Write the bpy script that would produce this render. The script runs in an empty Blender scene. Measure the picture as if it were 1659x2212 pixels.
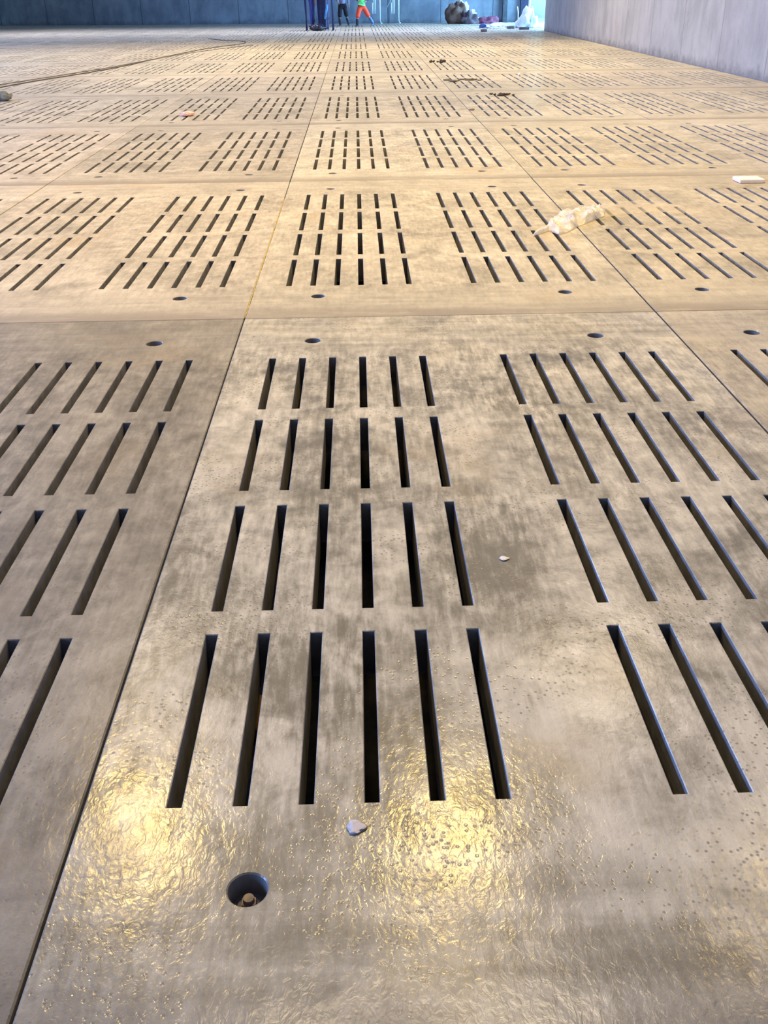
import bpy, bmesh, math, random
from mathutils import Vector, Matrix
random.seed(7)
S = bpy.context.scene
COL = S.collection
# ------------------------------------------------------------------ camera
H = 1.65
cam_d = bpy.data.cameras.new('camera'); cam = bpy.data.objects.new('camera', cam_d); COL.objects.link(cam)
F_PX, PITCH, ROLL, YAW = 2093.72, 0.49671, -0.01143, 0.02117
cam_d.sensor_fit = 'VERTICAL'; cam_d.sensor_height = 36.0; cam_d.lens = 36.0*F_PX/2212
cam_d.clip_end = 300; cam_d.clip_start = 0.05
fw = Vector((math.sin(YAW)*math.cos(PITCH), math.cos(YAW)*math.cos(PITCH), -math.sin(PITCH)))
rt = fw.cross(Vector((0, 0, 1))).normalized(); up = rt.cross(fw)
r2 = math.cos(ROLL)*rt + math.sin(ROLL)*up; u2 = -math.sin(ROLL)*rt + math.cos(ROLL)*up
m = Matrix((r2, u2, -fw)).transposed().to_4x4()
CAM = Vector((0.40373*H, -3.26197*H, H)); m.translation = CAM
cam.matrix_world = m
S.camera = cam

def ground(x, y, z=0.0):
    """floor point seen at photograph pixel (x, y)"""
    d = fw + r2*(x-829.5)/F_PX + u2*(1106-y)/F_PX
    return CAM + d*((z-H)/d.z)

# ------------------------------------------------------------------ light
S.view_settings.view_transform = 'Standard'
S.view_settings.look = 'None'; S.view_settings.gamma = 1; S.view_settings.use_curve_mapping = False
S.view_settings.exposure = -0.05
W = bpy.data.worlds.new('daylight'); S.world = W; W.use_nodes = True
W.node_tree.nodes['Background'].inputs[0].default_value = (0.50, 0.62, 1.0, 1)
W.node_tree.nodes['Background'].inputs[1].default_value = 0.17

def area(name, loc, target, sx, sy, power, color, spread=180, shape='RECTANGLE'):
    l = bpy.data.lights.new(name, 'AREA'); l.shape = shape; l.size = sx; l.size_y = sy
    l.energy = power; l.color = color; l.spread = math.radians(spread)
    o = bpy.data.objects.new(name, l); COL.objects.link(o); o.location = loc
    o.rotation_euler = (Vector(target)-Vector(loc)).to_track_quat('-Z', 'Y').to_euler()
    return o
WARM = (1.0, 0.775, 0.46)
LAMPZ = 7.5
for px, py, pw in [(-330, 1900, 75), (300, 1800, 235), (975, 1825, 235), (1660, 1930, 60)]:
    g = ground(px, py); k = LAMPZ/H
    p = (g.x+(g.x-CAM.x)*k, g.y+(g.y-CAM.y)*k, LAMPZ)
    area('hall_lamp', p, (p[0], p[1], 0), 0.55, 1.0, pw, (1.0, 0.68, 0.20), 150)
for yy, kk in ((9, 1.05), (18, 1.45), (27, 2.0)):
    for xx, pw in ((-11, 190*kk), (-3, 300*kk), (5, 360*kk)):
        area('hall_lamp', (xx, yy, 9.5), (xx, yy, 0), 2.5, 2.5, pw, WARM, 115)
area('near_lamp', (1.2, 1.0, 9.5), (1.2, 1.0, 0), 4, 2, 250, (1.0, 0.79, 0.49), 120)
for xx in (-13, -5, 3):
    area('far_floor_fill', (xx, 41.5, 9.5), (xx, 41, 0), 3, 2, 430, (0.80, 0.80, 1.0), 85)  # added fill row that brightens the far floor, not a fixture of the hall
# daylight through the open left side, and through the gateway at the far right
area('left_daylight', (-18.3, 10, 7.6), (2, 10, 1.0), 44, 3.4, 7800, (0.21, 0.40, 1.0), 160)
area('gateway_daylight', (12.5, 44.5, 3.2), (2, 45.5, 0), 9, 5.0, 3200, (0.30, 0.62, 1.0), 140)

area('yard_daylight', (12, 53.5, 7.5), (11.5, 57, .5), 5, 3, 1500, (0.40, 0.85, 1.0), 160)

# ------------------------------------------------------------------ materials
def new_mat(name):
    mt = bpy.data.materials.new(name); mt.use_nodes = True
    return mt, mt.node_tree, mt.node_tree.nodes['Principled BSDF']

class NT:
    def __init__(s, nt): s.nt = nt
    def n(s, t, **k):
        x = s.nt.nodes.new(t)
        for a, b in k.items(): setattr(x, a, b)
        return x
    def l(s, a, b): s.nt.links.new(a, b)
    def put(s, inp, v):
        if isinstance(v, bpy.types.NodeSocket): s.l(v, inp)
        else: inp.default_value = v
    def math(s, op, a, b=0.0, c=None, clamp=False):
        x = s.n('ShaderNodeMath', operation=op, use_clamp=clamp)
        s.put(x.inputs[0], a); s.put(x.inputs[1], b)
        if c is not None: s.put(x.inputs[2], c)
        return x.outputs[0]
    def noise(s, vec, scale, detail=4, rough=.55, dist=0.0, sc=None, loc=(0, 0, 0)):
        if sc is not None:
            mp = s.n('ShaderNodeMapping'); s.l(vec, mp.inputs[0]); mp.inputs['Scale'].default_value = sc
            mp.inputs['Location'].default_value = loc; vec = mp.outputs[0]
        x = s.n('ShaderNodeTexNoise'); s.l(vec, x.inputs['Vector'])
        x.inputs['Scale'].default_value = scale; x.inputs['Detail'].default_value = detail
        x.inputs['Roughness'].default_value = rough; x.inputs['Distortion'].default_value = dist
        return x.outputs[0]
    def step(s, v, a, b, lo=0.0, hi=1.0):
        x = s.n('ShaderNodeMapRange', interpolation_type='SMOOTHSTEP'); s.put(x.inputs[0], v)
        x.inputs[1].default_value = a; x.inputs[2].default_value = b; x.inputs[3].default_value = lo; x.inputs[4].default_value = hi
        return x.outputs[0]
    def mix(s, f, a, b, blend='MIX'):
        x = s.n('ShaderNodeMix', data_type='RGBA', blend_type=blend)
        s.put(x.inputs[0], f); s.put(x.inputs[6], a); s.put(x.inputs[7], b)
        return x.outputs[2]
    def bump(s, h, strength, dist):
        x = s.n('ShaderNodeBump'); s.put(x.inputs['Strength'], strength); x.inputs['Distance'].default_value = dist
        s.l(h, x.inputs['Height']); return x.outputs[0]

# damp dark (-) and chalky light (+) patches of the nearest slab, world x, y, radius x, radius y, amount
PATCHES = [
    (1000, 820, 70, 60, -.5), (960, 800, 60, 50, .3), (1090, 900, 80, 60, -.5), (1010, 950, 60, 70, .6), (1120, 960, 70, 60, .5),
    (1060, 1180, 100, 130, -.75), (900, 1180, 40, 80, .5), (1180, 1480, 150, 110, .7), (1230, 1290, 60, 60, .35),
    (1400, 1250, 150, 110, .6), (640, 1440, 130, 110, -.7), (850, 1480, 80, 140, -.5), (560, 950, 80, 100, .4), (700, 1000, 80, 120, -.3),
    (440, 1000, 60, 110, .35), (380, 1180, 60, 90, -.4), (760, 720, 120, 25, .4), (600, 715, 80, 30, .1), (1080, 700, 180, 25, -.3),
    (1420, 1850, 300, 110, .55), (1400, 2060, 260, 70, -.7), (680, 1830, 90, 110, -.3), (240, 1450, 60, 150, -.2), (1240, 1150, 60, 80, .3),
    (1500, 1560, 130, 80, .3), (1100, 2160, 300, 40, .2), (750, 2110, 700, 130, -.55), (300, 2050, 200, 60, -.45), (850, 1250, 50, 130, .45)]

def concrete(name, slab=True, patches=None):
    mt, nt, bs = new_mat(name); t = NT(nt)
    geo = t.n('ShaderNodeNewGeometry'); P = geo.outputs['Position']
    tc = t.n('ShaderNodeTexCoord'); O = tc.outputs['Object']
    oi = t.n('ShaderNodeObjectInfo')
    sx = t.n('ShaderNodeSeparateXYZ'); t.l(O, sx.inputs[0])
    mot = t.n('ShaderNodeAttribute', attribute_type='OBJECT', attribute_name='mottle').outputs['Fac']
    glo = t.n('ShaderNodeAttribute', attribute_type='OBJECT', attribute_name='gloss').outputs['Fac']
    warp = t.noise(P, 5, 5, .65)
    blotch = t.noise(P, 2.1, 8, .66, 0.6, sc=(1.0, .8, 1))
    streak = t.noise(P, 1.0, 6, .62, 0.3, sc=(40, 7, 1))
    mid = t.noise(P, 9.0, 6, .65, .4)
    fine = t.noise(P, 160, 3, .6)
    broad = t.noise(P, .55, 3, .5)
    v = t.math('ADD', t.math('MULTIPLY', t.math('SUBTRACT', blotch, .5), 3.4), t.math('MULTIPLY', t.math('SUBTRACT', streak, .5), 1.5))
    v = t.math('ADD', v, t.math('MULTIPLY', t.math('SUBTRACT', mid, .5), 1.9))
    if patches:
        sp = t.n('ShaderNodeSeparateXYZ'); t.l(P, sp.inputs[0])
        for (px, py, rx, ry, am) in patches:
            c = ground(px, py); ex = ground(px+rx, py); ey = ground(px, py-ry)
            a = t.math('DIVIDE', t.math('SUBTRACT', sp.outputs[0], c.x), abs(ex.x-c.x))
            b = t.math('DIVIDE', t.math('SUBTRACT', sp.outputs[1], c.y), abs(ey.y-c.y))
            d = t.math('SQRT', t.math('ADD', t.math('MULTIPLY', a, a), t.math('MULTIPLY', b, b)))
            d = t.math('ADD', d, t.math('MULTIPLY', t.math('ADD', t.math('MULTIPLY', t.math('SUBTRACT', warp, .5), 2.2), t.math('MULTIPLY', t.math('SUBTRACT', streak, .5), 2.4)), 1.0))
            v = t.math('ADD', v, t.math('MULTIPLY', t.step(d, .0, 1.7, 1, 0), am*.75))
    # trowelled bands at both ends run across the slab
    band = t.noise(P, 1.0, 5, .6, .2, sc=(1.1, 13, 1))
    endm = t.math('ADD', t.step(sx.outputs[1], .45, .62, 1, 0), t.step(sx.outputs[1], 3.78, 3.95, 0, 1), clamp=True)
    vb = t.math('MULTIPLY', t.math('SUBTRACT', band, .5), 2.6)
    v = t.math('ADD', t.math('MULTIPLY', v, t.math('SUBTRACT', 1.0, t.math('MULTIPLY', endm, .55))), t.math('MULTIPLY', vb, t.math('MULTIPLY', endm, .6)))
    v = t.math('MULTIPLY', v, t.math('ADD', .2, t.math('MULTIPLY', mot, .8)))
    v = t.math('ADD', v, t.math('MULTIPLY', t.math('SUBTRACT', broad, .5), .5))
    f = t.step(v, -.85, .85)
    c = t.mix(f, (.215, .198, .155, 1), (.690, .640, .520, 1))
    gr_ = t.math('ADD', t.math('MULTIPLY', t.math('SUBTRACT', streak, .5), .55), t.math('MULTIPLY', t.math('SUBTRACT', mid, .5), .5))
    gr_ = t.math('MULTIPLY', gr_, mot)
    gr_ = t.math('ADD', 1.0, t.math('ADD', gr_, t.math('MULTIPLY', t.math('SUBTRACT', fine, .5), .2)))
    hs = t.n('ShaderNodeHueSaturation'); t.l(c, hs.inputs['Color']); t.l(gr_, hs.inputs['Value']); c = hs.outputs[0]
    # ochre stains
    oc = t.step(t.noise(P, 1.3, 5, .6, .3, sc=(1, 1, 1), loc=(7, 3, 0)), .56, .72, 0, .45)
    c = t.mix(oc, c, (.50, .40, .25, 1))
    # pits
    vo = t.n('ShaderNodeTexVoronoi'); t.l(P, vo.inputs['Vector']); vo.inputs['Scale'].default_value = 62
    pitm = t.math('MULTIPLY', t.step(vo.outputs['Distance'], .10, .34, 1, 0), t.step(t.noise(P, 3.2, 3, .5, sc=(1, 1, 1), loc=(2, 5, 0)), .45, .58))
    pitm = t.math('MULTIPLY', pitm, mot)
    c = t.mix(t.math('MULTIPLY', pitm, .85), c, (.20, .17, .13, 1))
    c = t.mix(t.math('MULTIPLY', t.math('SUBTRACT', fine, .45), .25, clamp=True), c, (.26, .22, .18, 1))
    # grime along the near edge of the slab
    gr = t.math('MULTIPLY', t.step(sx.outputs[1], .03, .30, 1, 0), t.step(t.noise(P, 1.0, 4, .6, 0, sc=(1.3, 5, 1)), .32, .56, .35, .85))
    c = t.mix(gr, c, (.27, .24, .20, 1))
    c = t.mix(1.0, c, oi.outputs['Color'], 'MULTIPLY')
    t.l(c, bs.inputs['Base Color'])
    bs.inputs['Specular IOR Level'].default_value = .45
    t.l(t.math('ADD', .46, t.math('MULTIPLY', streak, .16)), bs.inputs['Roughness'])
    # damp sheen with ripples
    rip = t.noise(P, 1.0, 3, .55, .9, sc=(62, 40, 60))
    rip2 = t.noise(P, 1.0, 2, .5, .6, sc=(17, 11, 17))
    hgt = t.math('ADD', t.math('ADD', rip, t.math('MULTIPLY', rip2, 1.4)), t.math('MULTIPLY', pitm, -.6))
    nb = t.bump(hgt, t.math('ADD', .18, t.math('MULTIPLY', glo, .37)), .0013)
    t.l(nb, bs.inputs['Coat Normal'])
    t.l(t.bump(t.math('ADD', fine, t.math('MULTIPLY', rip, 2)), .35, .002), bs.inputs['Normal'])
    wet = t.step(t.noise(P, 2.3, 4, .6, .2, sc=(1, 1, 1), loc=(11, 0, 0)), .36, .58, .35, 1)
    t.l(t.math('MULTIPLY', glo, wet), bs.inputs['Coat Weight'])
    bs.inputs['Coat Roughness'].default_value = .17
    return mt

M_SLAB = concrete('slab_concrete')
M_NEAR = concrete('slab_concrete_patched', patches=PATCHES)

M_SLOT = None
def wall_mat(name, c0, c1, seam=2.4, axis=0, seamcol=(.07, .08, .10, 1), base_grime=True):
    mt, nt, bs = new_mat(name); t = NT(nt)
    geo = t.n('ShaderNodeNewGeometry'); P = geo.outputs['Position']
    sp = t.n('ShaderNodeSeparateXYZ'); t.l(P, sp.inputs[0])
    a = t.noise(P, .9, 6, .6, .3); b = t.noise(P, 1.0, 5, .6, .1, sc=(2.5, 2.5, .8)); d = t.noise(P, 30, 4, .6)
    f = t.math('ADD', t.math('MULTIPLY', a, .55), t.math('MULTIPLY', b, .45))
    c = t.mix(t.step(f, .36, .64), c0, c1)
    drip = t.math('MULTIPLY', t.step(t.noise(P, 1.0, 4, .7, .1, sc=(6, 6, 1.8)), .60, .70), .38)
    c = t.mix(drip, c, (.16, .15, .15, 1))
    if base_grime:
        g = t.math('MULTIPLY', t.step(t.math('ADD', sp.outputs[2], t.math('MULTIPLY', t.math('SUBTRACT', t.noise(P, 3, 5, .7), .5), .7)), -.05, .25, 1, 0), .6)
        c = t.mix(g, c, (.12, .125, .14, 1))
    w = t.math('FRACT', t.math('DIVIDE', t.math('ADD', sp.outputs[axis], 100.3), seam))
    line = t.step(t.math('ABSOLUTE', t.math('SUBTRACT', w, .5)), .004, .012, .75, 0)
    c = t.mix(line, c, seamcol)
    c = t.mix(t.math('MULTIPLY', d, .12), c, (.2, .2, .2, 1))
    t.l(c, bs.inputs['Base Color']); bs.inputs['Roughness'].default_value = .8
    t.l(t.bump(d, .4, .01), bs.inputs['Normal'])
    return mt

def plain(name, col, rough=.6, metal=0, var=.25, scale=8, trans=0, alpha=1, coat=0, sss=0):
    mt, nt, bs = new_mat(name); t = NT(nt)
    tc = t.n('ShaderNodeTexCoord')
    nz = t.noise(tc.outputs['Object'], scale, 5, .6, .2)
    dark = tuple(x*(1-var) for x in col)+(1,); lite = tuple(min(1, x*(1+var)) for x in col)+(1,)
    t.l(t.mix(t.step(nz, .35, .65), dark, lite), bs.inputs['Base Color'])
    bs.inputs['Roughness'].default_value = rough; bs.inputs['Metallic'].default_value = metal
    bs.inputs['Transmission Weight'].default_value = trans; bs.inputs['Alpha'].default_value = alpha
    bs.inputs['Coat Weight'].default_value = coat
    t.l(t.bump(nz, .25, .01), bs.inputs['Normal'])
    return mt

M_SLOT = plain('shaded_slot_wall', (.24, .23, .22), .75, scale=12, var=.2)  # slot shade painted in: base colour darker than the slab top

# ------------------------------------------------------------------ helpers
def tag(o, label=None, cat=None, group=None, kind=None):
    if label: o['label'] = label
    if cat: o['category'] = cat
    if group: o['group'] = group
    if kind: o['kind'] = kind
    return o

def link(name, me, mat, parent=None):
    o = bpy.data.objects.new(name, me); COL.objects.link(o)
    if mat and not me.materials: me.materials.append(mat)
    if parent: o.parent = parent
    return o

def empty(name, loc, rz=0):
    o = bpy.data.objects.new(name, None); COL.objects.link(o); o.location = loc; o.rotation_euler = (0, 0, rz)
    o.empty_display_size = .2
    return o

def from_bm(name, bm, mat, parent=None, smooth=False):
    me = bpy.data.meshes.new(name)
    if smooth:
        for f in bm.faces: f.smooth = True
    bm.to_mesh(me); bm.free()
    return link(name, me, mat, parent)

def bm_box(bm, x0, x1, y0, y1, z0, z1, bev=0.0):
    r = bmesh.ops.create_cube(bm, size=1)
    for v in r['verts']:
        v.co = Vector((x0+(v.co.x+.5)*(x1-x0), y0+(v.co.y+.5)*(y1-y0), z0+(v.co.z+.5)*(z1-z0)))
    if bev:
        es = list({e for v in r['verts'] for e in v.link_edges})
        bmesh.ops.bevel(bm, geom=es, offset=bev, segments=2, affect='EDGES', profile=.5)

def bm_tube(bm, pts, rad, seg=10):
    pts = [Vector(p) for p in pts]; rings = []
    rads = rad if isinstance(rad, (list, tuple)) else [rad]*len(pts)
    for i, p in enumerate(pts):
        d = (pts[min(i+1, len(pts)-1)]-pts[max(i-1, 0)]).normalized()
        a = d.cross(Vector((0, 0, 1)))
        if a.length < .05: a = d.cross(Vector((0, 1, 0)))
        a.normalize(); b = d.cross(a)
        rings.append([bm.verts.new(p+(a*math.cos(2*math.pi*k/seg)+b*math.sin(2*math.pi*k/seg))*rads[i]) for k in range(seg)])
    for i in range(len(rings)-1):
        for k in range(seg):
            bm.faces.new((rings[i][k], rings[i][(k+1) % seg], rings[i+1][(k+1) % seg], rings[i+1][k]))
    bm.faces.new(rings[0][::-1]); bm.faces.new(rings[-1])

def smooth_path(pts, n=8):
    out = []; P = [Vector(p) for p in pts]
    for i in range(len(P)-1):
        a, b, c, d = P[max(i-1, 0)], P[i], P[i+1], P[min(i+2, len(P)-1)]
        for k in range(n):
            s = k/n
            out.append(.5*((2*b)+(c-a)*s+(2*a-5*b+4*c-d)*s*s+(3*b-a-3*c+d)*s**3))
    out.append(P[-1]); return out

# ------------------------------------------------------------------ the setting
SW, SL = 1.4244*H, 2.67473*H          # slab width and length
THK = 0.16
X_L, X_R = -8*SW, 8.36
ROWS = 11
Y_END = ROWS*SL                         # far edge of the slotted slabs
wl = wall_mat('far_wall_concrete', (.20, .25, .31, 1), (.34, .41, .48, 1), 2.6, 0)
wr = wall_mat('right_wall_concrete', (.385, .385, .37, 1), (.52, .515, .49, 1), 2.7, 1, (.26, .25, .25, 1))
M_edge = plain('edge_concrete', (.47, .43, .37), .7, scale=3)
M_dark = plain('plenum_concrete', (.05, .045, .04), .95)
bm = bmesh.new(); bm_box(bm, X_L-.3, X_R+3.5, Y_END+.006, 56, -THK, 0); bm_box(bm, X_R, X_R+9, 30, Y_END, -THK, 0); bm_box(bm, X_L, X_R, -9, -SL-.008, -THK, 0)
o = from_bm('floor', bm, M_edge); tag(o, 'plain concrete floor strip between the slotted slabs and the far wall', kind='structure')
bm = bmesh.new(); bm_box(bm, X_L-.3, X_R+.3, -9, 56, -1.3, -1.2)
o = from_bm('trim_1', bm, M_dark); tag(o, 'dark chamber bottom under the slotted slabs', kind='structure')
# far wall runs slightly askew from the slabs
A = Vector((X_L, 53.7, 0)); B = Vector((9.2, 49.2, 0))
bm = bmesh.new(); d = (B-A).normalized(); nrm = Vector((-d.y, d.x, 0))
vs = [A, B, B+nrm*.4, A+nrm*.4]
lo = [bm.verts.new(v) for v in vs]; hi = [bm.verts.new(v+Vector((0, 0, 6.5))) for v in vs]
bm.faces.new(lo[::-1]); bm.faces.new(hi)
for i in range(4): bm.faces.new((lo[i], lo[(i+1) % 4], hi[(i+1) % 4], hi[i]))
o = from_bm('wall_back', bm, wl); tag(o, 'blue-grey concrete far wall', kind='structure')
bm = bmesh.new(); bm_box(bm, X_R, X_R+.35, -9, 38.6, -THK, 6.5)
o = from_bm('wall_right', bm, wr); tag(o, 'pale grey stained concrete wall on the right', kind='structure')
# left side: low wall with piers, open above
bm = bmesh.new(); bm_box(bm, X_L-.35, X_L-.01, -9, 53.6, -THK, 1.1); bm_box(bm, X_L-.01, X_L+.25, 49, 53.6, 0, 1.1)
for k in range(9): bm_box(bm, X_L-.35, X_L, -9+k*7.5, -8.5+k*7.5, 1.1, 6.5)
o = from_bm('wall_left', bm, wr); tag(o, 'low concrete wall with piers and open daylight above', kind='structure')
# yard beyond the gateway
bm = bmesh.new(); bm_box(bm, X_R+3.5, X_R+30, Y_END, 75, -THK, -.01)
o = from_bm('trim_2', bm, plain('yard_concrete', (.6, .62, .62), .8, scale=2)); tag(o, 'pale yard surface outside the far right gateway', kind='structure')

bm = bmesh.new(); bm_box(bm, X_R+1.5, X_R+12, 58, 58.4, -THK, 5)
o = from_bm('wall_outside', bm, plain('white_render', (.75, .80, .80), .8, scale=2, var=.06)); tag(o, 'bright pale wall outside beyond the gateway', kind='structure')
# ------------------------------------------------------------------ slotted slabs
S0, DS, G2 = .12867*H, .09196*H, .70892*H
R0, RL, RG = .40941*H, .40821*H, .0735*H
SLW = .0345
HX, HXR, HN, HF = .24495*H, .26449*H, .26581*H, .24747*H
HOLE_R = .042

def slab_mesh(name, width, slots, holes):
    verts = []; faces = []; idx = {}
    def V(x, y, z):
        k = (round(x, 5), round(y, 5), round(z, 5))
        if k not in idx: idx[k] = len(verts); verts.append((x, y, z))
        return idx[k]
    g, ch, c2 = .004, .004, .0022
    x0, x1, y0, y1 = g, width-g, g, SL-g
    tx0, tx1, ty0, ty1 = x0+ch, x1-ch, y0+ch, y1-ch
    zb = -THK
    def top(a, b, c, d): faces.append((V(a, c, 0), V(b, c, 0), V(b, d, 0), V(a, d, 0)))
    rows = [(R0+r*(RL+RG), R0+r*(RL+RG)+RL) for r in range(4)]
    ya, yb = rows[0][0]-.03, rows[3][1]+.03
    xs = [tx0]
    for s in slots: xs += [s-SLW/2-c2, s+SLW/2+c2]
    xs.append(tx1)
    ys = [ya]
    for a, b in rows: ys += [a-c2, b+c2]
    ys.append(yb)
    for i in range(len(xs)-1):
        for j in range(len(ys)-1):
            if i % 2 == 1 and j % 2 == 1:
                X0, X1, Y0, Y1 = xs[i], xs[i+1], ys[j], ys[j+1]
                o_ = [(X0, Y0), (X1, Y0), (X1, Y1), (X0, Y1)]
                i_ = [(X0+c2, Y0+c2), (X1-c2, Y0+c2), (X1-c2, Y1-c2), (X0+c2, Y1-c2)]
                for k in range(4):
                    p, q = o_[k], o_[(k+1) % 4]; r_, s_ = i_[k], i_[(k+1) % 4]
                    faces.append((V(*p, 0), V(*q, 0), V(*s_, -c2), V(*r_, -c2)))
                    faces.append((V(*r_, -c2), V(*s_, -c2), V(*s_, zb), V(*r_, zb)))
            else:
                top(xs[i], xs[i+1], ys[j], ys[j+1])
    def zone(c, d, hy):
        q = HOLE_R*1.6
        zx = [tx0]
        for h in holes: zx += [h-q, h+q]
        zx.append(tx1); zy = [c, hy-q, hy+q, d]
        for i in range(len(zx)-1):
            for j in range(3):
                if i % 2 == 1 and j == 1:
                    cx, cy = (zx[i]+zx[i+1])/2, hy; n = 32; prev = None
                    for k in range(n+1):
                        a = 2*math.pi*(k % n)/n+math.pi/4; ca, sa = math.cos(a), math.sin(a)
                        sc = q/max(abs(ca), abs(sa))
                        ring = [V(cx+ca*sc, cy+sa*sc, 0), V(cx+ca*(HOLE_R+.003), cy+sa*(HOLE_R+.003), 0),
                                V(cx+ca*HOLE_R, cy+sa*HOLE_R, -.003), V(cx+ca*HOLE_R*.93, cy+sa*HOLE_R*.93, -.058)]
                        if prev:
                            for w in range(3): faces.append((prev[w], ring[w], ring[w+1], prev[w+1])[::-1])
                            faces.append((prev[3], ring[3], V(cx, cy, -.058))[::-1])
                        prev = ring
                else: top(zx[i], zx[i+1], zy[j], zy[j+1])
    zone(ty0, ya, HN); zone(yb, ty1, SL-HF)
    P = [(tx0, ty0), (tx1, ty0), (tx1, ty1), (tx0, ty1)]; Q = [(x0, y0), (x1, y0), (x1, y1), (x0, y1)]
    for k in range(4):
        n = (k+1) % 4
        faces.append((V(*P[k], 0), V(*Q[k], -ch), V(*Q[n], -ch), V(*P[n], 0)))
        faces.append((V(*Q[k], -ch), V(*Q[k], zb), V(*Q[n], zb), V(*Q[n], -ch)))
    me = bpy.data.meshes.new(name); me.from_pydata(verts, [], faces); me.update()
    b = bmesh.new(); b.from_mesh(me); bmesh.ops.recalc_face_normals(b, faces=b.faces)
    tf = max(b.faces, key=lambda f: f.calc_area())
    if tf.normal.z < 0: bmesh.ops.reverse_faces(b, faces=b.faces)
    for f in b.faces:
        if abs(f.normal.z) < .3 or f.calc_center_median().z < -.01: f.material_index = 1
    b.to_mesh(me); b.free()
    return me

FULL = [S0+i*DS for i in range(6)] + [S0+G2+i*DS for i in range(6)]
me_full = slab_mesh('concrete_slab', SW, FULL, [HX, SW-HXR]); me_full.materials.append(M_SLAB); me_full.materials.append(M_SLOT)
NARW = X_R-.012-3*SW
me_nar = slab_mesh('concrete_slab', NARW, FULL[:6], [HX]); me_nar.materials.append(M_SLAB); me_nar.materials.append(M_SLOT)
me_near = me_full.copy(); me_near.materials[0] = M_NEAR

# anchor bolt sitting in its recess
M_bolt = plain('bolt_steel', (.20, .17, .17), .6, .5, scale=40)
bm = bmesh.new()
bmesh.ops.create_cone(bm, segments=24, radius1=.026, radius2=.026, depth=.006, cap_ends=True, matrix=Matrix.Translation((0, 0, -.054)))
bmesh.ops.create_cone(bm, segments=6, radius1=.018, radius2=.017, depth=.016, cap_ends=True, matrix=Matrix.Translation((0, 0, -.044)))
bmesh.ops.create_cone(bm, segments=16, radius1=.0125, radius2=.0115, depth=.014, cap_ends=True, matrix=Matrix.Translation((0, 0, -.032)))
me_bolt = bpy.data.meshes.new('anchor_bolt'); bm.to_mesh(me_bolt); bm.free(); me_bolt.materials.append(M_bolt)

ORD = ['nearest', 'second', 'third', 'fourth', 'fifth', 'sixth', 'seventh', 'eighth', 'ninth', 'tenth', 'eleventh', 'twelfth']
def col_words(i):
    if i == 0: return 'in the centre column of slabs'
    if i == 3: return 'narrow one against the right wall'
    n = ['', 'first', 'second', 'third', 'fourth', 'fifth', 'sixth', 'seventh', 'eighth'][abs(i)]
    return f'{n} column {"right" if i > 0 else "left"} of centre'

def px_of(p):
    d = Vector(p)-CAM; z = d.dot(fw)
    if z < .2: return None
    return 829.5+F_PX*d.dot(r2)/z, 1106-F_PX*d.dot(u2)/z

TONE = {(0, 0): (.93, .93, .92), (-1, 0): (.61, .595, .585), (1, 0): (.80, .77, .72), (0, 1): (1.0, .98, .95), (-1, 1): (.98, .95, .93), (1, 1): (.94, .91, .85),
        (-1, 2): (.86, .84, .83), (0, 2): (1.08, 1.07, 1.03), (1, 2): (.97, .94, .87), (-2, 2): (.95, .92, .92), (0, 3): (.97, .95, .90), (-1, 3): (.88, .86, .84)}
for j in range(0, ROWS+1):
    for i in range(-8, 4):
        w = NARW if i == 3 else SW
        vis = False; lo_x, hi_x = 1e9, -1e9
        for a in range(5):
            for b in range(9):
                q = px_of((i*SW+w*a/4, (j-1)*SL+SL*b/8, 0))
                if q and -60 < q[1] < 2300:
                    lo_x = min(lo_x, q[0]); hi_x = max(hi_x, q[0])
        if not (lo_x < 1659+8 and hi_x > -8): continue
        src = me_nar if i == 3 else (me_near if (j == 0 and i == 0) else me_full)
        o = bpy.data.objects.new('concrete_slab', src); COL.objects.link(o)
        o.location = (i*SW+random.uniform(-.0015, .0015), (j-1)*SL, random.uniform(-.0015, .0015))
        r = TONE.get((i, j))
        if r is None:
            k = random.uniform(.90, 1.02); r = (k, k*random.uniform(.965, .99), k*random.uniform(.91, .96))
        o.color = (*r, 1)
        o['mottle'] = 1.0 if (i, j) == (0, 0) else (.62 if j == 0 else .42)
        o['gloss'] = 1.0 if j == 0 and i == 0 else (.5 if j == 0 else .12)
        if (i, j) == (0, 0): lab = 'large mottled slotted concrete slab nearest the camera, wet yellow shine at its near end'
        elif (i, j) == (-1, 0): lab = 'darker grey slotted concrete slab at the lower left beside the mottled one'
        elif (i, j) == (1, 0): lab = 'slotted concrete slab cut off by the right edge beside the mottled nearest one'
        else: lab = f'slotted concrete slab, {ORD[j]} row from the camera, {col_words(i)}'
        tag(o, lab, 'floor slab', 'slotted precast floor slabs', 'thing')
        if j <= 3 and i != 3:
            for (hx, hy) in ((HX, HN), (SW-HXR, HN), (HX, SL-HF), (SW-HXR, SL-HF)):
                b = bpy.data.objects.new('anchor_bolt', me_bolt); COL.objects.link(b); b.parent = o; b.location = (hx, hy, 0)
                b.rotation_euler = (0, 0, random.uniform(0, 1))

# yellow sealant in the seam left of the second centre slab
bm = bmesh.new()
n = 46
pts = [Vector((random.uniform(-.0010, .0010), .02+(SL*.80)*k/n, -.004+random.uniform(-.001, .002))) for k in range(n+1)]
bm_tube(bm, pts, [random.uniform(.0024, .0036) for _ in pts], 8)
o = from_bm('sealant_strip', bm, plain('yellow_sealant', (.46, .34, .08), .7, scale=30), smooth=True)
tag(o, 'thin yellow sealant bead in the seam left of the second centre slab', 'sealant')

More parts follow.
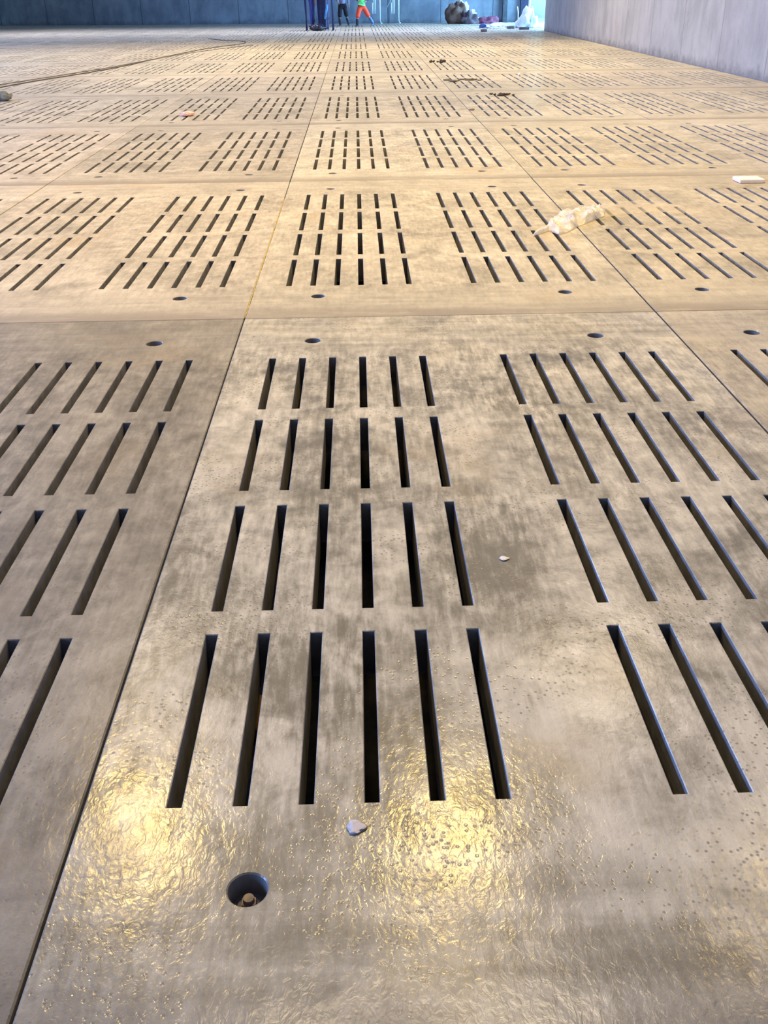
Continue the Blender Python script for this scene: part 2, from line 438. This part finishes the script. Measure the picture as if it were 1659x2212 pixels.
# timbers under the nearest slab, seen through its slots
M_tim = plain('raw_timber', (.42, .24, .10), .8, scale=14)
for px, (ya_, yb_), lab in ((543, (1500, 1612), 'nearer brown timber seen through a slot of the nearest slab'),
                        (592, (1215, 1312), 'further brown timber seen through a slot of the nearest slab')):
    a = ground(px, yb_, -.34); b = ground(px+14, ya_, -.34)
    bm = bmesh.new(); bm_box(bm, a.x-.006, a.x+.018, a.y, b.y, -.40, -.34, .003)
    o = from_bm('timber_batten', bm, M_tim); tag(o, lab, 'timber', 'timbers under the nearest slab')

# ------------------------------------------------------------------ things lying on the slabs
def bezier_cable(name, pix, rad, mat, label, cat, z=None):
    pts = smooth_path([ground(x, y) + Vector((0, 0, rad+.002 if z is None else z)) for x, y in pix], 10)
    bm = bmesh.new(); bm_tube(bm, pts, rad, 8)
    o = from_bm(name, bm, mat, smooth=True); tag(o, label, cat); return o
M_cab = plain('dark_cable', (.10, .085, .075), .6)
bezier_cable('cable', [(450, 84), (470, 86.5), (500, 88.5), (522, 89.5), (531, 91.5), (521, 95.5), (460, 103.5), (398, 115), (340, 127), (289, 139), (235, 150), (160, 163), (108, 171), (50, 181), (-60, 201)],
             .010, M_cab, 'long dark cable lying across the slabs at far left, hooked at its far end', 'cable')
bezier_cable('hose', [(545, 98), (470, 107), (400, 117), (320, 131), (235, 147), (160, 159), (90, 170), (0, 184), (-60, 194)],
             .009, plain('grey_hose', (.22, .19, .17), .6), 'thin grey-brown hose running beside the long dark cable', 'hose')

# crumpled clear plastic film
def film(name, outline_px, h, mat, seed, hmin=.004, nx=90, ny=26):
    """outline as rows of (x, y_near, y_far) pixels along its length -> crumpled closed sheet"""
    from mathutils import noise as mn
    A_ = [(ground(x, yn), ground(x+dx, yf)) for x, yn, yf, dx in outline_px]
    N = len(A_)-1
    bm = bmesh.new(); grid = []
    for i in range(nx+1):
        s = i/nx*N; k = min(int(s), N-1); t_ = s-k; t_ = t_*t_*(3-2*t_)
        a = A_[k][0].lerp(A_[k+1][0], t_); b = A_[k][1].lerp(A_[k+1][1], t_)
        row = []
        for j in range(ny+1):
            q = j/ny
            p = a.lerp(b, q)
            env = min(1, 4*q*(1-q)*1.6)*min(1, 6*min(i, nx-i)/nx+.05)
            r = 1-abs(mn.noise(Vector((p.x*9+seed, p.y*3.0, 0))))*2.2
            r2_ = 1-abs(mn.noise(Vector((p.x*22+p.y*14, p.y*9+seed, 3))))*2
            w = mn.noise(Vector((p.x*30, p.y*30, seed)))*.006
            row.append(bm.verts.new((p.x+w, p.y+w*1.5, hmin+h*env*max(0, .65*r+.35*r2_))))
        grid.append(row)
    for i in range(nx):
        for j in range(ny): bm.faces.new((grid[i][j], grid[i+1][j], grid[i+1][j+1], grid[i][j+1]))
    o = from_bm(name, bm, mat, smooth=True)
    md = o.modifiers.new('thickness', 'SOLIDIFY'); md.thickness = .0012
    return o
def film_mat(name, alpha, col=(.86, .80, .70)):
    mt, nt, bs = new_mat(name); t = NT(nt)
    tc = t.n('ShaderNodeTexCoord'); nz = t.noise(tc.outputs['Object'], 9, 4, .6)
    bs.inputs['Base Color'].default_value = (*col, 1); bs.inputs['Roughness'].default_value = .22
    bs.inputs['Specular IOR Level'].default_value = .7
    t.l(t.step(nz, .3, .7, alpha*.6, min(1, alpha*1.4)), bs.inputs['Alpha'])
    return mt
o = film('plastic_wrap', [(1150, 512, 505, 4), (1185, 500, 486, 4), (1207, 508, 468, -4), (1225, 503, 456, 2), (1250, 490, 455, 6), (1290, 474, 452, 6), (1305, 468, 450, 4)], .07, film_mat('cloudy_film', .42, (.9, .86, .82)), 3)
tag(o, 'crumpled cloudy plastic wrap on the slabs at right', 'plastic wrap')
o = film('plastic_sheet', [(1305, 470, 448, 3), (1340, 466, 436, 4), (1380, 462, 434, 6), (1420, 458, 438, 6), (1478, 462, 446, 4)], .015, film_mat('clear_film', .16, (.9, .8, .6)), 5)
tag(o, 'clear thin plastic sheet trailing right from the cloudy wrap', 'plastic sheet')
# white board
a = ground(1598, 397); b = ground(1650, 395); c = ground(1590, 380)
bm = bmesh.new(); bm_box(bm, 0, (b-a).length, 0, .20, .0, .035, .008)
o = from_bm('white_block', bm, plain('white_foam', (.86, .80, .74), .7, var=.06)); o.location = (a.x, a.y, .001); o.rotation_euler = (0, 0, .03)
tag(o, 'flat white foam block lying at the right edge of the photo', 'foam block')

def lump(name, px, py, w, h, mat, seed, label, cat, group=None, off=(0, 0)):
    g = ground(px, py); rnd = random.Random(seed)
    bm = bmesh.new(); r = bmesh.ops.create_icosphere(bm, subdivisions=3, radius=1)
    pa = [rnd.uniform(0, 6) for _ in range(6)]
    for v in r['verts']:
        c_ = v.co.copy()
        k = 1+.22*math.sin(3*c_.x+pa[0])*math.cos(4*c_.y+pa[1])+.14*math.sin(9*c_.z+pa[2]+5*c_.x)
        v.co = Vector((c_.x*k*w*.5, c_.y*k*w*.45, max(0, (c_.z*.5+.42)*h*k)))
    o = from_bm(name, bm, mat, smooth=True); o.location = (g.x+off[0], g.y+off[1], .002)
    tag(o, label, cat, group); return o
def clods(px, py, w, h, mat, seed, label, n, group):
    rnd = random.Random(seed)
    for k in range(n):
        q = rnd.uniform(.14, .34)*w
        lump('dirt_clod', px, py, q, h*q/w*2, mat, seed*10+k, label, 'dirt', group, (w*.62*(2*(k+.5)/n-1), rnd.uniform(-.5, .5)*w))
M_dirt = plain('dark_dirt', (.07, .05, .035), .95)
lump('red_scrap', 405, 251, .19, .07, plain('red_scrap', (.80, .50, .44), .6), 2, 'small pinkish red scrap on a slab at left', 'scrap')
lump('grey_bundle', 8, 218, .28, .16, plain('grey_bundle', (.17, .19, .18), .8), 4, 'small dark grey bundle at the left edge of the photo', 'bundle')
clods(1085, 206, .32, .07, M_dirt, 8, 'dark dirt clod in the larger cluster, on the slabs right of centre', 8, 'dark clods in the larger cluster')
clods(945, 135, .34, .12, M_dirt, 9, 'dark dirt clod in the small far cluster right of the centre column', 5, 'dark clods in the small far cluster')
clods(1000, 174, .6, .05, plain('brown_dirt', (.16, .12, .08), .95), 12, 'brown dirt crumb lying between the two dark clod clusters', 7, 'brown crumbs between the clod clusters')
lump('dirt_clod', 1019, 238, .08, .02, plain('brown_dirt', (.2, .16, .11), .95), 13, 'small brown clod nearer the camera than the dark clods', 'dirt')
lump('foam_crumb', 1121, 164, .05, .05, plain('white_crumb', (.95, .93, .88), .5, var=.02), 14, 'tiny bright white crumb on the slabs right of centre', 'crumb')
lump('plaster_chip', 771, 1788, .042, .0022, plain('pale_chip', (.70, .63, .57), .8, var=.05), 15, 'pale pinkish chip on the nearest slab below its slots', 'chip')
lump('mortar_chip', 1089, 1208, .028, .003, plain('cream_chip', (.85, .80, .68), .8, var=.05), 16, 'small cream chip between the two slot groups of the nearest slab', 'chip')

# ------------------------------------------------------------------ far end: frame with bundles, rack, piles
dkblue = plain('dark_blue_steel', (.02, .03, .12), .5, .3)
def bar(name, pts, rad, mat, parent=None, seg=8):
    bm = bmesh.new(); bm_tube(bm, pts, rad, seg); return from_bm(name, bm, mat, parent, smooth=True)

g = ground(691, 66.5); mpp = 47.8/F_PX
fr = empty('work_platform', (g.x, g.y, 0)); wf = 25*mpp; dp = 3.0
tag(fr, 'dark blue steel work platform draped with dark sheets, left of the two workers', 'work platform')
for sx_ in (-1, 1):
    bar('leg', [(sx_*wf, 0, 0), (sx_*wf*.97, .02, 2.3)], .032, dkblue, fr)
    bar('leg', [(sx_*wf*1.02, .95, 0), (sx_*wf*1.25 if sx_ < 0 else sx_*wf*.95, .8, 2.3)], .028, dkblue, fr)
bar('brace', [(-wf*.95, .03, 1.55), (-wf*.35, .05, .35)], .018, dkblue, fr)
bar('brace', [(-wf, .02, .5), (-wf*1.02, .93, .5)], .016, dkblue, fr)
bar('brace', [(wf, .02, .5), (wf*1.02, .93, .5)], .016, dkblue, fr)
bm = bmesh.new(); bm_box(bm, -wf, wf, -.02, .9, 1.9, 1.96, .01); from_bm('deck', bm, dkblue, fr)
def drape(name, x0, x1, y, z0, z1, mat, parent, seed, taper=.75, amp=.05):
    rnd = random.Random(seed); bm = bmesh.new(); n1, n2 = 36, 16; rows = []
    for j in range(n2+1):
        q = j/n2; row = []; k = taper+(1-taper)*q; c_ = (x0+x1)/2
        for i in range(n1):
            a = 2*math.pi*i/n1
            rx = (x1-x0)/2*k*(1+.10*math.sin(5*a+seed)+.05*math.sin(11*a+q*3))
            ry = .26*k*(1+.12*math.cos(7*a+seed))
            row.append(bm.verts.new((c_+rx*math.cos(a), y+ry*math.sin(a), z0+(z1-z0)*q+(.03*math.sin(3*a+seed) if j else 0))))
        rows.append(row)
    for j in range(n2):
        for i in range(n1): bm.faces.new((rows[j][i], rows[j][(i+1) % n1], rows[j+1][(i+1) % n1], rows[j+1][i]))
    bm.faces.new(rows[0][::-1]); bm.faces.new(rows[-1])
    return from_bm(name, bm, mat, parent, smooth=True)
navy = plain('navy_sheet', (.025, .035, .11), .7, scale=5); blue = plain('royal_blue_sheet', (.03, .05, .30), .6, scale=5)
o = drape('hanging_sheet', g.x-.14, g.x+wf*.80, g.y+.62, .03, 1.86, navy, None, 2, .7)
tag(o, 'near-black navy sheet bundle hanging inside the blue work platform', 'sheet')
o = drape('hanging_sheet', g.x-wf*.85, g.x-.17, g.y+.62, .22, 1.86, blue, None, 5, .5)
tag(o, 'royal blue sheet hanging in the left half of the work platform', 'sheet')
o = lump('rubbish_sack', 690, 62, .62, .26, plain('black_sack', (.03, .025, .04), .35), 21, 'black sack on the floor under the work platform', 'sack')
o.location.y = g.y+.12
o = bar('blue_tube', [(g.x+.23, g.y+.05, .45), (g.x+.30, g.y+.06, .75), (g.x+.36, g.y+.05, 1.0)], [.035, .05, .035], plain('sky_blue_tube', (.10, .38, .85), .4))
tag(o, 'bright sky blue tube leaning inside the work platform', 'tube')
o = bar('brown_rod', [(g.x-.18, g.y+.03, 1.0), (g.x-.20, g.y+.05, 1.75)], .03, plain('brown_rod', (.16, .07, .06), .7))
tag(o, 'reddish brown rod hanging in the work platform', 'rod')

# rack with white posts
white = plain('white_steel', (.80, .88, .98), .35, .0, var=.08); galv = plain('galvanised_steel', (.62, .72, .85), .35, .3)
g = ground(841, 51.5); mp = 54.5/F_PX
rk = empty('steel_rack', (g.x, g.y, 0)); hw = 18*mp
tag(rk, 'white steel rack with two tall posts and hanging rods, right of the workers', 'rack')
for s_ in (-1, 1):
    bar('post', [(s_*hw, 0, .16), (s_*hw, 0, 2.0)], .036, white, rk)
    bar('foot', [(s_*hw, 0, .17), (s_*hw+.05, -.04, .03), (s_*hw+.10, -.06, .03)], .034, white, rk)
bar('top_rail', [(-hw-.3, 0, 1.98), (hw+.02, 0, 1.98)], .03, white, rk)
bar('brace', [(-hw+.25, .02, .55), (hw-.25, .02, 1.3)], .014, galv, rk)
bar('rear_post', [(-.05, .45, 0), (-.05, .40, 1.98)], .02, plain('dark_post', (.05, .06, .09), .6), rk)
for cx_ in (-hw-.30, -hw+.55+.1):
    for k_, (dx, zt) in enumerate(((-.075, .95), (0, 1.45), (.075, 1.35))):
        bar('rod', [(cx_+dx, -.03, .46), (cx_+dx, -.03, zt)], .021, white, rk)
for cx_ in (-hw-.30, -hw+.65):
    bar('hook', [(cx_, -.03, 1.44), (cx_, 0, 1.97)], .008, galv, rk)

# heap of brown sacks with plastic over it
M_brown = plain('brown_sack', (.13, .075, .055), .9, scale=6); M_film2 = plain('white_film', (.80, .90, .96), .35, var=.1)
def heap(name, px, py, w, h, mat, seed, label, cat, group=None, depth=.8):
    """rounded, folded pile: a dome of overlapping soft lobes in one closed skin"""
    from mathutils import noise as mn
    g = ground(px, py); bm = bmesh.new(); n1, n2 = 40, 18; rows = []
    for j in range(n2+1):
        q = j/n2*math.pi/2; row = []
        for i in range(n1):
            a = 2*math.pi*i/n1
            d_ = Vector((math.cos(a)*math.cos(q), math.sin(a)*math.cos(q), math.sin(q)))
            k = 1+.55*mn.noise(d_*1.9+Vector((seed, 0, 0)))+.22*abs(mn.noise(d_*5+Vector((0, seed, 0))))
            k2 = 1 if j else 1.05
            row.append(bm.verts.new((w/2*d_.x*k*k2, depth*w/2*d_.y*k*k2, h*(d_.z*k)**1.0*(1+.12*math.sin(3*a+seed)*math.cos(q)))))
        rows.append(row)
    for j in range(n2):
        for i in range(n1): bm.faces.new((rows[j][i], rows[j][(i+1) % n1], rows[j+1][(i+1) % n1], rows[j+1][i]))
    bm.faces.new(rows[0][::-1])
    bmesh.ops.remove_doubles(bm, verts=bm.verts, dist=.0005)
    o = from_bm(name, bm, mat, smooth=True)
    o.location = (g.x, g.y, .002); tag(o, label, cat, group); return o
heap('sack_heap', 989, 51, .95, .88, M_brown, 31, 'brown sack heap half covered by white film near the far wall', 'sacks')
heap('sack_heap', 1012, 51.5, .80, .48, plain('grey_brown_sack', (.09, .07, .085), .9), 32, 'lower grey-brown sack heap right of the brown one', 'sacks')
g = ground(1000, 50)
def sheet_strip(name, pts_w, mat, label, cat):
    """a thin folded ribbon of film through (point, half width) pairs"""
    bm = bmesh.new(); prev = None
    P_ = smooth_path([p for p, w_ in pts_w], 6); n = len(P_)
    for i, p in enumerate(P_):
        w_ = pts_w[min(int(i/6), len(pts_w)-1)][1]*(1+.25*math.sin(i*1.7))
        ring = [bm.verts.new(p+Vector((w_*c, -.02+.03*math.sin(i*1.3+c*4), w_*.35*math.sin(c*5+i)))) for c in (-1, -.5, 0, .5, 1)]
        if prev:
            for k in range(4): bm.faces.new((prev[k], prev[k+1], ring[k+1], ring[k]))
        prev = ring
    o = from_bm(name, bm, mat, smooth=True); md = o.modifiers.new('thickness', 'SOLIDIFY'); md.thickness = .006
    tag(o, label, cat); return o
yy = g.y-.45
sheet_strip('film_sheet', [(Vector((g.x-.55, yy, .72)), .05), (Vector((g.x-.28, yy-.02, .98)), .10), (Vector((g.x+.0, yy, .93)), .13), (Vector((g.x+.12, yy-.05, .62)), .12), (Vector((g.x+.42, yy-.05, .56)), .10), (Vector((g.x+.58, yy-.1, .28)), .12), (Vector((g.x+.78, yy-.15, .03)), .12)],
            M_film2, 'white plastic film draped over the brown sack heaps', 'plastic film')
heap('red_bundle', 1052, 51, 1.1, .26, plain('maroon_sheet', (.16, .04, .08), .8), 33, 'low maroon folded sheet right of the sack heaps', 'sheet', depth=.4)
heap('clear_film_heap', 1140, 60, .95, .62, plain('icy_film', (.78, .95, 1.0), .25, var=.12), 34, 'tall icy white heap of plastic film by the far right gateway', 'plastic film', depth=.8)
heap('clear_film_heap', 1090, 60, 1.2, .17, plain('icy_film_low', (.72, .88, .98), .3, var=.2), 35, 'low spread of icy white film left of the tall film heap', 'plastic film', depth=1.0)
heap('clear_film_heap', 1060, 59, .8, .08, plain('icy_film_flat', (.70, .84, .97), .3, var=.2), 36, 'flat scrap of icy film beside the dark blue bag', 'plastic film', depth=1.0)
heap('blue_bag', 1044, 60.5, .36, .16, plain('dark_blue_bag', (.04, .08, .26), .5), 37, 'small dark blue bag on the floor left of the icy film', 'bag')
for (px, py, w_, lab) in ((1045, 69, .24, 'grey-brown block nearest the camera below the dark blue bag'), (1103, 62, .30, 'grey-brown block in front of the low icy film'), (1080, 57, .14, 'small dark block on the low icy film'), (1132, 64, .42, 'long dark plank end in front of the tall film heap')):
    g = ground(px, py); bm = bmesh.new(); bm_box(bm, -w_/2, w_/2, -.08, .08, 0, .10, .01)
    o = from_bm('block', bm, plain('block_brown', (.20, .17, .18), .8)); o.location = (g.x, g.y, .001); tag(o, lab, 'block')
M_wst = plain('pale_pole', (.75, .68, .70), .4, var=.05)
g = ground(1140, 57); o = bar('pole', [(g.x, g.y, 0), (g.x+.07, g.y, 2.6)], .05, M_wst); tag(o, 'tall pale pole standing in the icy film heap at the gateway', 'pole')
g = ground(1118, 55); o = bar('stake', [(g.x, g.y, 0), (g.x, g.y, .55), (g.x-.05, g.y, .78)], .022, white); tag(o, 'short thin white stake in front of the far wall', 'stake')
# steel columns at the gateway
for (pa, lab, mt_) in ((1098, 'dark steel column on the far wall left of the gateway', plain('dark_steel', (.05, .06, .075), .7)),
                       (1142, 'dark blue steel column beside the bright edge of the gateway', plain('dark_blue_column', (.012, .018, .05), .7))):
    g = ground(pa, 50.5); bm = bmesh.new()
    yw = A.y+(B.y-A.y)*(g.x-A.x)/(B.x-A.x)
    cw = .11 if pa < 1120 else .20
    bm_box(bm, -cw, cw, -.03, .0, 0, 6.3); bm_box(bm, -.02, .02, -.2, -.03, 0, 6.3); bm_box(bm, -cw, cw, -.23, -.2, 0, 6.3)
    bm_box(bm, -.16, .16, -.26, .02, 0, .02)
    o = from_bm('steel_column', bm, mt_); o.location = (g.x, yw-.05, .001); tag(o, lab, 'column', 'steel columns at the gateway')

# ------------------------------------------------------------------ people
def skinned(name, nodes, edges, mat, parent, sub=2, root=0):
    me = bpy.data.meshes.new(name)
    me.from_pydata([n[0] for n in nodes], edges, [])
    o = bpy.data.objects.new(name, me); COL.objects.link(o)
    md = o.modifiers.new('skin', 'SKIN'); md.use_smooth_shade = True
    sv = me.skin_vertices[0].data
    for i, n in enumerate(nodes):
        r = n[1]; sv[i].radius = (r, r) if not isinstance(r, tuple) else r
        sv[i].use_root = (i == root)
    s = o.modifiers.new('sub', 'SUBSURF'); s.levels = sub; s.render_levels = sub
    dg = bpy.context.evaluated_depsgraph_get(); me2 = bpy.data.meshes.new_from_object(o.evaluated_get(dg))
    bpy.data.objects.remove(o)
    me2.name = name; me2.materials.clear(); me2.materials.append(mat)
    for p in me2.polygons: p.use_smooth = True
    return link(name, me2, None, parent)

def person(loc, rz, J, mats, label, long_trousers, vest):
    """J: joints; person faces -Y in its own space before rz"""
    root = empty('person', loc, rz); tag(root, label, 'person')
    V = Vector
    nodes = []; edges = []
    def add(p, r, par=None):
        nodes.append((tuple(p), r)); k = len(nodes)-1
        if par is not None: edges.append((par, k))
        return k
    pel = add(J['pelvis'], (.14, .11)); abd = add(J['waist'], (.125, .10), pel); che = add(J['chest'], (.155, .115), abd)
    nb = add(J['neck'], .055, che); hb = add(J['neck']+V((0, -.01, .08)), .055, nb)
    h1 = add(hb_ := J['neck']+V((0, -.02, .15)), (.078, .088), hb); h2 = add(J['neck']+V((0, -.02, .24)), (.074, .090), h1); add(J['neck']+V((0, -.01, .29)), (.05, .06), h2)
    for s in 'LR':
        hp = add(J['hip'+s], .085, pel); kn = add(J['knee'+s], .056, hp)
        cf = add(J['knee'+s].lerp(J['ank'+s], .35), .055, kn); an = add(J['ank'+s], .036, cf)
        sh = add(J['sho'+s], .052, che); el = add(J['elb'+s], .038, sh); wr_ = add(J['wri'+s], .026, el)
        d = (J['wri'+s]-J['elb'+s]).normalized(); side = d.cross(V((0, 1, 0))).normalized() if abs(d.y) < .9 else V((1, 0, 0))
        fwd = side.cross(d)
        pm = add(J['wri'+s]+d*.05, (.030, .016), wr_)
        for f_, (off, ln) in enumerate(((-.028, .070), (-.010, .080), (.009, .075), (.027, .060))):
            b0 = J['wri'+s]+d*.09+fwd*off
            a0 = add(b0, .0095, pm); a1 = add(b0+d*ln*.5+side*.012, .0085, a0); add(b0+d*ln*.8+side*.035, .007, a1)
        t0 = add(J['wri'+s]+d*.035-fwd*.034, .011, pm); add(J['wri'+s]+d*.075-fwd*.055+side*.012, .009, t0)
    skinned('body', nodes, edges, mats['skin'], root)
    # face
    hd = J['neck']+V((0, -.02, .19))
    for s in (-1, 1):
        bm = bmesh.new(); bmesh.ops.create_uvsphere(bm, u_segments=10, v_segments=8, radius=.011, matrix=Matrix.Translation(hd+V((s*.03, -.078, .02))))
        from_bm('eye', bm, mats['boot'], root, True)
    bm = bmesh.new(); bmesh.ops.create_cone(bm, segments=8, radius1=.017, radius2=.006, depth=.045, cap_ends=True, matrix=Matrix.Translation(hd+V((0, -.09, -.008)))@Matrix.Rotation(.4, 4, 'X'))
    from_bm('nose', bm, mats['skin'], root, True)
    bm = bmesh.new(); bmesh.ops.create_uvsphere(bm, u_segments=10, v_segments=6, radius=.022, matrix=Matrix.Translation(hd+V((0, -.078, -.048)))@Matrix.Diagonal((1, .35, .3, 1)))
    from_bm('mouth', bm, plain('lips', (.45, .2, .18), .6), root, True)
    for s in (-1, 1):
        bm = bmesh.new(); bmesh.ops.create_uvsphere(bm, u_segments=10, v_segments=8, radius=.03, matrix=Matrix.Translation(hd+V((s*.08, 0, 0)))@Matrix.Diagonal((.35, .6, 1, 1)))
        from_bm('ear', bm, mats['skin'], root, True)
    # helmet
    bm = bmesh.new(); r = bmesh.ops.create_uvsphere(bm, u_segments=24, v_segments=16, radius=1)
    for v in r['verts']: v.co = hd+V((v.co.x*.108, v.co.y*.128, .045+max(v.co.z, -.1)*.115))
    bm_box(bm, hd.x-.08, hd.x+.08, hd.y-.17, hd.y-.09, hd.z+.035, hd.z+.045, .003)
    from_bm('helmet', bm, mats['helmet'], root, True)
    # shirt / vest: torso with upper arms
    n2 = [(tuple(J['pelvis']+V((0, 0, .05))), (.175, .145)), (tuple(J['waist']), (.165, .14)), (tuple(J['chest']), (.195, .15)), (tuple(J['neck']-V((0, 0, .03))), (.075, .075))]
    e2 = [(0, 1), (1, 2), (2, 3)]
    for s in 'LR':
        k = len(n2); n2 += [(tuple(J['sho'+s]), .075), (tuple(J['elb'+s]), .062)]; e2 += [(2, k), (k, k+1)]
        n2.append((tuple(J['elb'+s].lerp(J['wri'+s], .9)), .048)); e2.append((k+1, k+2))
    skinned('shirt', n2, e2, mats['shirt'], root, root=1)
    if vest:
        n3 = [(tuple(J['pelvis']+V((0, 0, .10))), (.215, .18)), (tuple(J['waist']), (.215, .18)), (tuple(J['chest']), (.275, .20)), (tuple(J['neck']-V((0, 0, .04))), (.13, .11))]
        skinned('safety_vest', n3, [(0, 1), (1, 2), (2, 3)], mats['vest'], root, root=1)
    n4 = [(tuple(J['pelvis']+V((0, 0, .12))), (.165, .14)), (tuple(J['pelvis']), (.17, .14))]; e4 = [(0, 1)]
    for s in 'LR':
        k = len(n4); kn = J['knee'+s]; end = kn.lerp(J['ank'+s], long_trousers) if long_trousers > 0 else J['hip'+s].lerp(kn, 1+long_trousers)
        n4 += [(tuple(J['hip'+s]-V((0, 0, .05))), .118)]; e4.append((1, k))
        if long_trousers > 0: n4 += [(tuple(kn), .112), (tuple(end), .10)]; e4 += [(k, k+1), (k+1, k+2)]
        else: n4 += [(tuple(end), .13)]; e4.append((k, k+1))
    skinned('trousers' if long_trousers > 0 else 'shorts', n4, e4, mats['trousers'], root, root=1)
    for s in 'LR':
        an = J['ank'+s]; kn = J['knee'+s]; t_ = J['toe'+s]
        heel = an+V((0, 0, -.055))-(t_-an).normalized()*.03; heel.z = max(heel.z, .035)
        skinned('boot', [(tuple(kn.lerp(an, .28)), .088), (tuple(kn.lerp(an, .65)), .078), (tuple(an), .066), (tuple(heel), .045), (tuple(heel.lerp(t_, .6)), (.05, .042)), (tuple(t_), (.043, .034))],
                [(0, 1), (1, 2), (2, 3), (3, 4), (4, 5)], mats['bootL' if s == 'L' and 'bootL' in mats else 'boot'], root)
    return root
V = Vector
M_skin = plain('skin', (.55, .34, .25), .55, var=.08); M_boot = plain('dark_boot', (.03, .035, .06), .5)
# worker striding to the left, seen from the side/front
g = ground(781, 57)
# pixel right = +x.  standing foot at left, trailing foot to the right
J = dict(pelvis=V((.02, 0, .88)), waist=V((.04, 0, 1.08)), chest=V((.07, 0, 1.33)), neck=V((.07, 0, 1.50)),
         hipR=V((-.06, -.05, .86)), kneeR=V((-.17, -.12, .47)), ankR=V((-.21, -.02, .09)), toeR=V((-.25, -.16, .04)),
         hipL=V((.12, .05, .86)), kneeL=V((.30, .05, .50)), ankL=V((.54, .14, .14)), toeL=V((.50, .0, .04)),
         shoR=V((-.12, -.02, 1.42)), elbR=V((-.24, -.12, 1.18)), wriR=V((-.12, -.32, 1.08)),
         shoL=V((.26, .02, 1.42)), elbL=V((.36, .02, 1.16)), wriL=V((.22, -.2, 1.05)))
person((g.x, g.y, 0), 0, J, dict(skin=M_skin, boot=M_boot, bootL=plain('blue_boot', (.08, .16, .36), .5), helmet=plain('white_helmet', (.85, .85, .82), .4, var=.03), shirt=plain('dark_shirt', (.04, .035, .10), .8),
       vest=plain('green_vest', (.14, .88, .28), .6, var=.08), trousers=plain('orange_trousers', (.95, .085, .03), .7, var=.12)),
       'person striding in orange-red trousers, bright green vest and dark boots', .32, True)
g = ground(741, 56)
J = dict(pelvis=V((0, 0, .90)), waist=V((-.01, 0, 1.10)), chest=V((0, 0, 1.34)), neck=V((0, -.02, 1.50)),
         hipR=V((-.10, 0, .87)), kneeR=V((-.14, -.05, .48)), ankR=V((-.13, 0, .09)), toeR=V((-.17, -.16, .04)),
         hipL=V((.10, 0, .87)), kneeL=V((.17, .05, .50)), ankL=V((.27, .12, .11)), toeL=V((.27, -.03, .04)),
         shoR=V((-.19, 0, 1.42)), elbR=V((-.27, -.04, 1.15)), wriR=V((-.20, -.22, 1.02)),
         shoL=V((.19, 0, 1.42)), elbL=V((.27, .02, 1.16)), wriL=V((.30, -.08, .92)))
person((g.x, g.y, 0), 0, J, dict(skin=M_skin, boot=M_boot, helmet=plain('pale_helmet', (.7, .75, .85), .4, var=.03), shirt=plain('grey_blue_shirt', (.22, .25, .38), .8),
       vest=None, trousers=plain('black_shorts', (.012, .012, .022), .9)),
       'person in grey-blue top, black knee-length trousers and dark boots, left of the orange-trousered one', .34, False)
